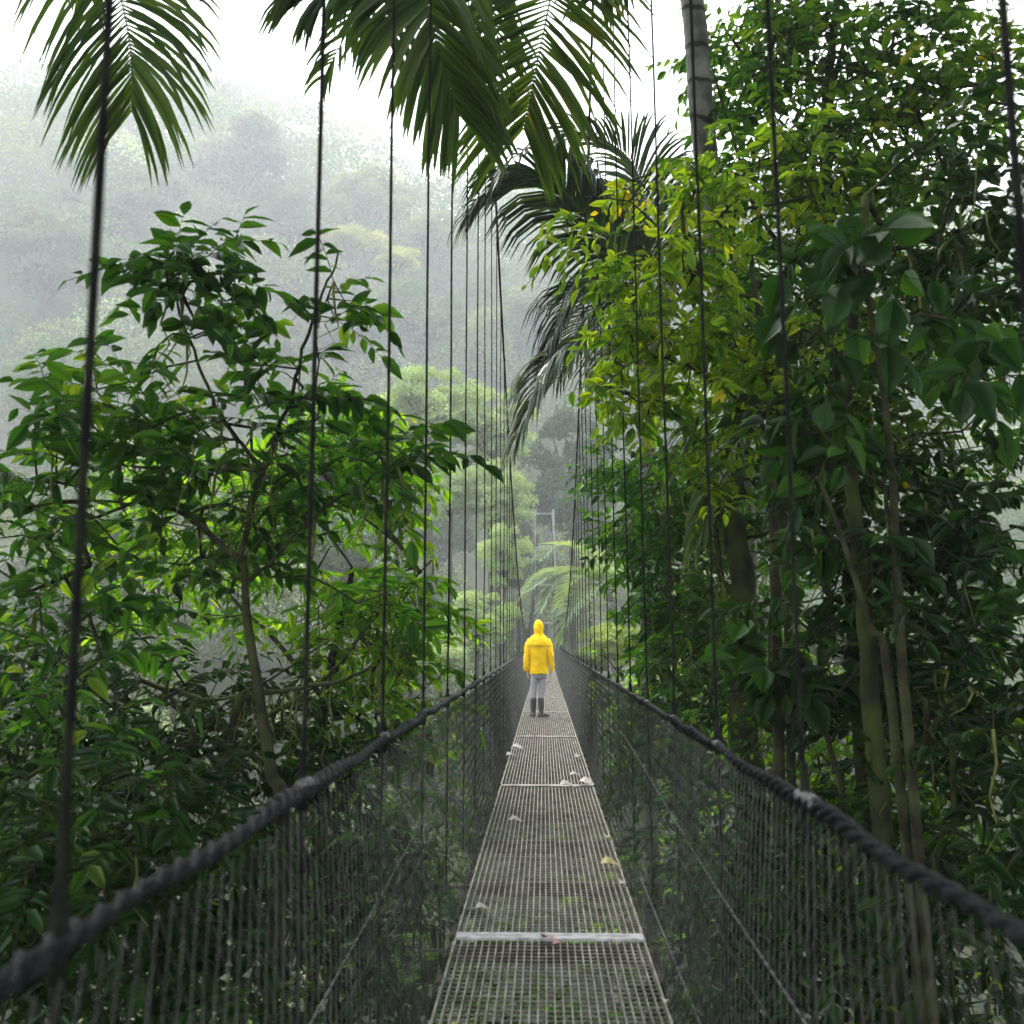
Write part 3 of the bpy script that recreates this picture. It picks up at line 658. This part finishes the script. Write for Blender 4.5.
tag(a.build('forest', [M['far_grey'], M['far_green'], M['far_olive'], M['far_mint']]), 'misty closed forest canopy covering the far slope', 'forest', kind='stuff')
# undergrowth in the ravine below the bridge: ground cover
a = Acc(); n = 900
cx = rng.uniform(-16, 22, n); cy = rng.uniform(1.5, 60, n)**1.0; cz = H(cx, cy)
for x, y, z in zip(cx, cy, cz):
    k = 34; r = rng.uniform(.5, 1.5)*(1+y/60); d = rv(k); d[:, 2] = np.abs(d[:, 2]); p = np.array([x, y, z])+d*r*rng.uniform(.6, 1, (k, 1))
    X_ = rng.normal(size=(k, 3)); X_[:, 2] -= .4
    add_leaves(a, p, X_, d*.5+np.array([0, 0, .8])+rng.normal(size=(k, 3))*.4, rng.uniform(.16, .36, k)*(1+y/60), T_MED)
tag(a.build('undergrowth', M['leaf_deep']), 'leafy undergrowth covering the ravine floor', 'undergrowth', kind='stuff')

# ------------------------------------------------------------------ near vegetation, left side
def gp(p, dx=0, dy=0): return (p.x+dx, p.y+dy, float(H(p.x+dx, p.y+dy))-.2)
LD = 6.0
p1 = P(262, 780, LD)
grow('tree', 'near left tree with large dark glossy leaves and thin forked trunk beside the rail', 'tree',
     [gp(p1, -.3, .2), P(275, 900, LD), P(268, 770, LD), P(250, 660, LD), P(240, 560, LD)], .055,
     [(P(202, 295, 5.6), (.26, .4, .3), 28), (P(180, 265, 5.6), (.16, .3, .22), 14), (P(180, 420, 5.8), (.5, .6, .45), 34), (P(300, 400, LD), (.32, .5, .3), 22), (P(330, 310, 5.8), (.13, .3, .22), 9),
      (P(392, 462, 5.7), (.2, .25, .1), 13), (P(300, 480, 6.2), (.6, .6, .4), 36), (P(210, 560, 6.2), (.5, .7, .4), 32), (P(400, 600, 6.6), (.3, .4, .4), 18), (P(100, 460, 6.0), (.5, .7, .7), 60),
      (P(40, 600, 6.0), (.5, .7, .8), 50)],
     'leaf_dark', .17, T_FINE, 8, .42, limbs=[
      ([P(240, 560, LD), P(262, 470, LD), P(295, 380, LD), P(312, 300, LD), P(332, 245, LD)], .018),
      ([P(262, 470, LD), P(225, 410, LD), P(190, 330, 5.8), P(175, 260, 5.7)], .014),
      ([P(240, 560, LD), P(200, 530, LD), P(165, 510, LD), P(90, 500, LD)], .022),
      ([P(248, 580, LD), P(320, 510, 6.1), P(370, 480, 6), P(405, 457, 5.7)], .012)], moss=60, droop=.3)
p2 = P(330, 800, 9.5)
grow('tree', 'left tree behind the large leaved one, with smaller bright yellow-green leaves reaching the wires', 'tree',
     [gp(p2, -.5, .5), P(320, 850, 9.5), P(325, 720, 9.5), P(340, 640, 9.6), P(360, 560, 9.6)], .07,
     [(P(350, 450, 9.5), (.65, .9, .35), 70), (P(388, 500, 9.5), (.3, .6, .45), 50), (P(400, 610, 9.2), (.28, .6, .6), 55), (P(355, 640, 9.6), (.6, .8, .6), 80),
      (P(280, 520, 10), (.8, .9, .8), 100), (P(400, 730, 9), (.5, .7, .4), 40), (P(180, 560, 10.5), (1.0, .9, 1.2), 110)],
     'leaf_bright', .17, T_MED, 9, .5, moss=220,
     limbs=[([P(330, 680, 9.5), P(380, 610, 9.4), P(430, 560, 9.3)], .02), ([P(325, 700, 9.5), P(260, 620, 9.8), P(200, 560, 10.2)], .03)])
p3 = P(180, 900, 8)
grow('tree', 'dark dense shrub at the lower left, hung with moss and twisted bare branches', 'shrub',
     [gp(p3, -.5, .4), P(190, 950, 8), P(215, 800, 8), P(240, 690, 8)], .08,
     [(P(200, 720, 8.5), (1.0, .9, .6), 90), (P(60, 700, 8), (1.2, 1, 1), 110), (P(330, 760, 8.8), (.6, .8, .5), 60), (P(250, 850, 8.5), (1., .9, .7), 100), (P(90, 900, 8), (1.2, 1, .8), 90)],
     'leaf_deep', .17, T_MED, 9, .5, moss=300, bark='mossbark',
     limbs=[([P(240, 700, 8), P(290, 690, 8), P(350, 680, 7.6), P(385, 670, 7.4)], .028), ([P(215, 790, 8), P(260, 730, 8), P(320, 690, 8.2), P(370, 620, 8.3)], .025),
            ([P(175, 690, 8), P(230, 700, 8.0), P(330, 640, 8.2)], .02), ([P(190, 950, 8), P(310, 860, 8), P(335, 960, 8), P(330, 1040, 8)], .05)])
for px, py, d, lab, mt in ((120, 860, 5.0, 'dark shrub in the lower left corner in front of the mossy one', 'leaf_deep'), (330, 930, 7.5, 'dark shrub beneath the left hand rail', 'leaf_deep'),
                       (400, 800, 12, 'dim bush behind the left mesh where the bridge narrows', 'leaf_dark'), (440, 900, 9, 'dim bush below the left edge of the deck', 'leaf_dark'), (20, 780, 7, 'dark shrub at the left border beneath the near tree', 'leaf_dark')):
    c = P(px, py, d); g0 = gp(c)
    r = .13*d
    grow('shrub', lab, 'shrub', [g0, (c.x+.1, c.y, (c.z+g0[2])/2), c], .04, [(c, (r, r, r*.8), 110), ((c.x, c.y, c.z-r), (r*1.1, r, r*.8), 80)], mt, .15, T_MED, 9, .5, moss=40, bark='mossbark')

# ------------------------------------------------------------------ near vegetation, right side
p = P(745, 760, 9.0)
grow('tree', 'big dark mossy trunk on the right with thick crooked limbs', 'tree',
     [gp(p, .1, .2), P(752, 850, 9), P(745, 740, 9), P(742, 620, 9), P(735, 480, 9), P(725, 330, 9.2), P(735, 180, 9.3)], .17,
     [(P(790, 300, 8.5), (.8, .9, .7), 110), (P(760, 120, 9), (.7, .9, .8), 75), (P(850, 80, 8.5), (.8, 1, .8), 90), (P(690, 500, 9.5), (.6, .8, .7), 100), (P(700, 620, 9.6), (.7, .8, .6), 90), (P(800, 480, 9), (.7, .8, .8), 90)],
     'leaf_dark', .15, T_FINE, 9, .48, bark='mossbark', moss=260, limbs=[
      ([P(742, 700, 9), P(775, 730, 8.8), P(800, 700, 8.8), P(830, 680, 8.8)], .05), ([P(740, 600, 9), P(718, 570, 9), P(715, 510, 9), P(722, 470, 9)], .035),
      ([P(733, 400, 9), P(800, 240, 8.8), P(770, 90, 8.8), P(730, 20, 8.8)], .03), ([P(733, 380, 9), P(825, 200, 8.6), P(830, 100, 8.6), P(850, 20, 8.6)], .045)])
p = P(640, 640, 13)
grow('tree', 'dense dark green tree standing close to the right side of the bridge', 'tree',
     [gp(p, 1, .3), P(690, 800, 13), P(670, 680, 13), P(668, 560, 13), P(680, 450, 13)], .12,
     [(P(650, 520, 13), (.6, 1, 1.0), 130), (P(695, 640, 12.6), (.7, 1, .8), 120), (P(700, 720, 12), (1, 1, .8), 110), (P(730, 560, 12.5), (1, 1, 1.3), 130), (P(610, 470, 14), (.3, .6, .3), 18), (P(640, 740, 12), (.6, 1, .6), 70)],
     'leaf_dark', .17, T_MED, 10, .55, moss=60)
p = P(700, 300, 7.5)
grow('tree', 'slender tree with lime green leaves spreading over the right side wires', 'tree',
     [gp(P(760, 700, 7.4)), P(775, 700, 7.4), P(770, 560, 7.4), P(765, 430, 7.4), P(750, 300, 7.4), P(740, 240, 7.4)], .05,
     [(P(710, 190, 7.2), (.3, .5, .28), 40), (P(690, 270, 7.2), (.35, .5, .3), 46), (P(640, 340, 7.4), (.32, .4, .2), 34), (P(700, 350, 7.2), (.45, .5, .3), 50), (P(610, 395, 7.4), (.17, .3, .12), 10), (P(660, 400, 7.5), (.32, .4, .22), 26),
      (P(575, 225, 7.4), (.12, .2, .13), 10), (P(640, 190, 7.6), (.22, .3, .1), 10), (P(760, 400, 7), (.4, .5, .4), 26), (P(810, 170, 7.3), (.3, .4, .35), 24), (P(815, 330, 7.2), (.22, .4, .3), 14), (P(640, 270, 7.4), (.25, .4, .3), 22), (P(730, 470, 7.4), (.3, .5, .3), 20)],
     'leaf_lime', .135, T_FINE, 8, .34, droop=.5, limbs=[
      ([P(750, 300, 7.4), P(700, 275, 7.3), P(640, 215, 7.4), P(590, 205, 7.4)], .012), ([P(765, 430, 7.4), P(700, 370, 7.3), P(640, 350, 7.4), P(600, 385, 7.4)], .013)])
grow('tree', 'right hand tree of mixed green leaves with sky showing through its top', 'tree',
     [gp(P(880, 700, 8)), P(865, 700, 8), P(852, 500, 8), P(845, 300, 8), P(835, 150, 8.2), P(850, 0, 8.4)], .09,
     [(P(735, 70, 10.5), (.5, .6, .6), 40), (P(800, 180, 8), (.7, .8, .6), 75), (P(800, 20, 8.5), (.9, .9, .6), 90), (P(900, 150, 8), (.9, .9, 1.2), 150), (P(960, 350, 8), (.8, .9, 1.3), 150), (P(985, 60, 8), (.7, .9, .6), 80), (P(860, 380, 8.4), (.7, .9, .8), 100)],
     'leaf_olive', .14, T_FINE, 9, .5, limbs=[([P(845, 300, 8), P(800, 260, 8), P(760, 200, 8.2), P(720, 60, 8.4)], .03), ([P(845, 320, 8), P(900, 250, 8), P(960, 150, 8)], .03)])
grow('tree', 'dark tree trunk and heavy foliage along the right edge', 'tree',
     [gp(P(900, 700, 6)), P(885, 800, 6), P(872, 600, 6), P(860, 400, 6), P(880, 200, 6)], .07,
     [(P(850, 560, 6.4), (.5, .7, .6), 60), (P(940, 560, 6.2), (.5, .8, 1.0), 110), (P(830, 430, 6.4), (.3, .6, .4), 30), (P(960, 250, 6), (.5, .8, .9), 90), (P(850, 680, 7), (.6, .8, .4), 50), (P(970, 800, 6), (.5, .8, .8), 80)],
     'leaf_deep', .16, T_FINE, 9, .45, moss=80, bark='mossbark')
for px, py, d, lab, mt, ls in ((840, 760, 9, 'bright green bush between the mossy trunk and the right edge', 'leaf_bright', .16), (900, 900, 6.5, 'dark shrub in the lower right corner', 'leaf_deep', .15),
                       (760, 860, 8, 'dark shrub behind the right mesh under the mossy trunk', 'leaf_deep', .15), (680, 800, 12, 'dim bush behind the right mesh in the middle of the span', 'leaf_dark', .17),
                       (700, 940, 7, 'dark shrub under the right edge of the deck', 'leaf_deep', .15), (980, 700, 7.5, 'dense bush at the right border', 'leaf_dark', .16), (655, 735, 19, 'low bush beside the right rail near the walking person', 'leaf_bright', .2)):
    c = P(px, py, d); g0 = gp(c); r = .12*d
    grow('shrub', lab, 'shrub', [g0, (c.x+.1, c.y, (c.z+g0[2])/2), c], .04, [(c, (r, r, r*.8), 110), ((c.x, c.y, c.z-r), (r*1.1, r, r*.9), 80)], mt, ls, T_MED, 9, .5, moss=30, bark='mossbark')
# broad leaved plants on the right
for lab, stem, blobs, sz in (
    ('climber with large drooping dark leaves at the upper right', [P(905, 700, 5.6), P(890, 450, 5.5), P(862, 260, 5.4)], [(P(845, 280, 5.3), (.22, .3, .4), 22), (P(960, 330, 5.4), (.3, .3, .5), 14)], .22),
    ('plant with broad dark leaves at mid height on the right beside the farthest right wire', [P(900, 760, 5.7), P(870, 620, 5.6), P(825, 480, 5.6)], [(P(820, 430, 5.6), (.22, .3, .3), 14), (P(880, 560, 5.6), (.3, .3, .3), 14)], .19),
    ('broad leaved plant low on the right behind the rail', [P(845, 860, 7), P(830, 760, 7), P(800, 660, 7)], [(P(800, 650, 7), (.45, .4, .4), 26)], .24)):
    grow('broad_leaved_plant', lab, 'plant', [gp(stem[0], .2)]+stem, .035, blobs, 'leaf_broad', sz, T_BROAD, 4, .3, droop=.5, up=0)
# ------------------------------------------------------------------ palms
D1 = 8.3
c1 = P(640, -230, D1)
palm('palm_tree', 'tall palm with grey ringed trunk at the top right, fronds hanging across the top', [gp(P(758, 700, 11)), P(752, 700, 11), P(738, 420, 10), P(716, 240, 9), P(702, 120, D1), P(692, 0, D1), P(660, -190, D1), c1], .115,
     [dict(path=[c1, P(560, -190, 7.4), P(470, -120, 6.4), P(428, -30, 6), P(436, 40, 5.9), P(458, 112, 5.9)], n=90, ll=1.05, wd=.025, fall=.3, ang=.95, rr=.014, upn=(.1, -1, .25)),
      dict(path=[c1, P(540, -210, 7.4), P(450, -130, 6.6), P(380, -60, 6.4), P(325, -5, 6.4)], n=90, ll=1.1, wd=.025, fall=.6, ang=1.0, torn=.1, upn=(0, -.8, .6)),
      dict(path=[c1, P(540, -210, 7), P(440, -120, 6.5), P(395, -50, 6.2), P(385, 30, 6.1)], n=70, ll=.9, wd=.024, fall=.4, ang=.9, torn=.1, upn=(0, -1, .4)),
      dict(path=[c1, P(540, -230, 8), P(430, -110, 8.2), P(365, 0, 8.4), P(325, 75, 8.5)], n=60, ll=.68, wd=.021, fall=.5, ang=1.0, torn=.5, upn=(0, -1, .3)),
      dict(path=[c1, P(600, -160, 7.8), P(562, -50, 7.2), P(540, 50, 7), P(524, 128, 7)], n=76, ll=1.3, wd=.022, fall=.2, ang=1.15, upn=(0, -1, .2)),
      dict(path=[c1, P(590, -220, 8), P(520, -130, 7.6), P(485, -50, 7.4), P(500, 50, 7.4)], n=60, ll=.95, wd=.021, fall=.35, ang=.9, upn=(0, -1, .3)),
      dict(path=[c1, P(650, -170, 8), P(622, -90, 7.6), P(600, -10, 7.6)], n=50, ll=.9, wd=.021, fall=.35, ang=1.0, upn=(0, -1, .3))],
     auto=5, center=c1, autolen=2.6, az=(-60, 90), autokw=dict(n=40, ll=.8, wd=.022, fall=.6))
D2 = 13.0
c2 = P(668, 300, D2)
palm('palm_tree', 'dark palm right of the middle with long drooping fronds arching towards the bridge', [gp(P(650, 800, D2)), P(648, 700, D2), P(648, 460, D2), P(655, 380, D2), c2], .1,
     [dict(path=[c2, P(630, 260, 12.6), P(585, 215, 12), P(545, 178, 11.6), P(492, 200, 11.4)], n=105, ll=1.5, wd=.028, fall=.85, ang=1.0, rr=.022),
      dict(path=[c2, P(640, 350, 12.5), P(602, 345, 12), P(560, 362, 11.6), P(524, 430, 11.4)], n=95, ll=1.25, wd=.028, fall=.8, ang=.8, mat='frond_grey', rr=.018),
      dict(path=[c2, P(650, 220, 12.8), P(630, 160, 12.5), P(575, 130, 12)], n=56, ll=1.0, wd=.022, fall=.4, ang=1.0),
      dict(path=[c2, P(630, 300, 12.4), P(590, 290, 12), P(560, 330, 11.8)], n=80, ll=1.2, wd=.026, fall=.9, ang=.9),
      dict(path=[c2, P(680, 240, 13), P(690, 190, 13), P(720, 170, 13)], n=44, ll=.8, wd=.022, fall=.3, ang=1.1)],
     leafm='frond_dark', auto=7, center=c2, autolen=2.6, az=(-30, 150), autokw=dict(n=44, ll=.8, wd=.022, fall=.6))
c3 = P(60, -190, 6.6)
palm('palm_tree', 'palm outside the left edge, narrow leaflets hanging into the upper left corner', [gp(P(-200, 700, 7)), P(-190, 500, 7), P(-120, 100, 6.8), c3], .1,
     [dict(path=[c3, P(75, -110, 6.2), P(112, -30, 6), P(130, 45, 5.9), P(132, 110, 5.9)], n=70, ll=1.15, wd=.017, fall=.3, ang=1.0, upn=(0, -1, .2)),
      dict(path=[c3, P(100, -150, 6.2), P(160, -110, 6), P(190, -60, 5.9)], n=56, ll=.8, wd=.017, fall=.45, ang=.9, upn=(0, -1, .5))],
     auto=4, center=c3, autolen=2.0, az=(90, 270), autokw=dict(n=40, ll=.7, wd=.016, fall=.6))
c4 = P(606, 585, 36)
palm('palm_tree', 'pale feathery palm near the far right end of the bridge', [gp(P(615, 700, 36)), P(612, 650, 36), c4], .14,
     [dict(path=[c4, P(585, 572, 35), P(555, 575, 34), P(525, 592, 33)], n=60, ll=.8, wd=.028, fall=.15, ang=1.2),
      dict(path=[c4, P(590, 590, 34), P(572, 610, 33), P(562, 640, 33)], n=60, ll=.9, wd=.028, fall=.15, ang=1.2),
      dict(path=[c4, P(590, 555, 35), P(560, 545, 34), P(540, 560, 33)], n=56, ll=.8, wd=.028, fall=.15, ang=1.2)],
     leafm='frond_far', auto=7, center=c4, autolen=3.2, autokw=dict(n=50, ll=.75, wd=.028, fall=.2, ang=1.2))
c5 = P(775, 420, 8.3)
palm('palm_tree', 'small dark palm with thin arching blades in front of the mossy trunk', [gp(P(780, 900, 8.3)), P(790, 700, 8.3), P(785, 560, 8.3), c5], .04,
     [dict(path=[c5, P(740, 400, 8), P(700, 420, 7.8), P(672, 480, 7.7)], n=34, ll=.5, wd=.016, fall=.7, ang=.8),
      dict(path=[c5, P(740, 440, 8), P(715, 490, 7.8), P(700, 540, 7.7)], n=30, ll=.5, wd=.016, fall=.7, ang=.8),
      dict(path=[c5, P(790, 380, 8), P(820, 400, 7.8), P(850, 470, 7.8)], n=30, ll=.5, wd=.016, fall=.7, ang=.8)],
     leafm='frond', auto=4, center=c5, autolen=1.1, az=(0, 180), autokw=dict(n=26, ll=.45, wd=.016, fall=.6), bark='bark')
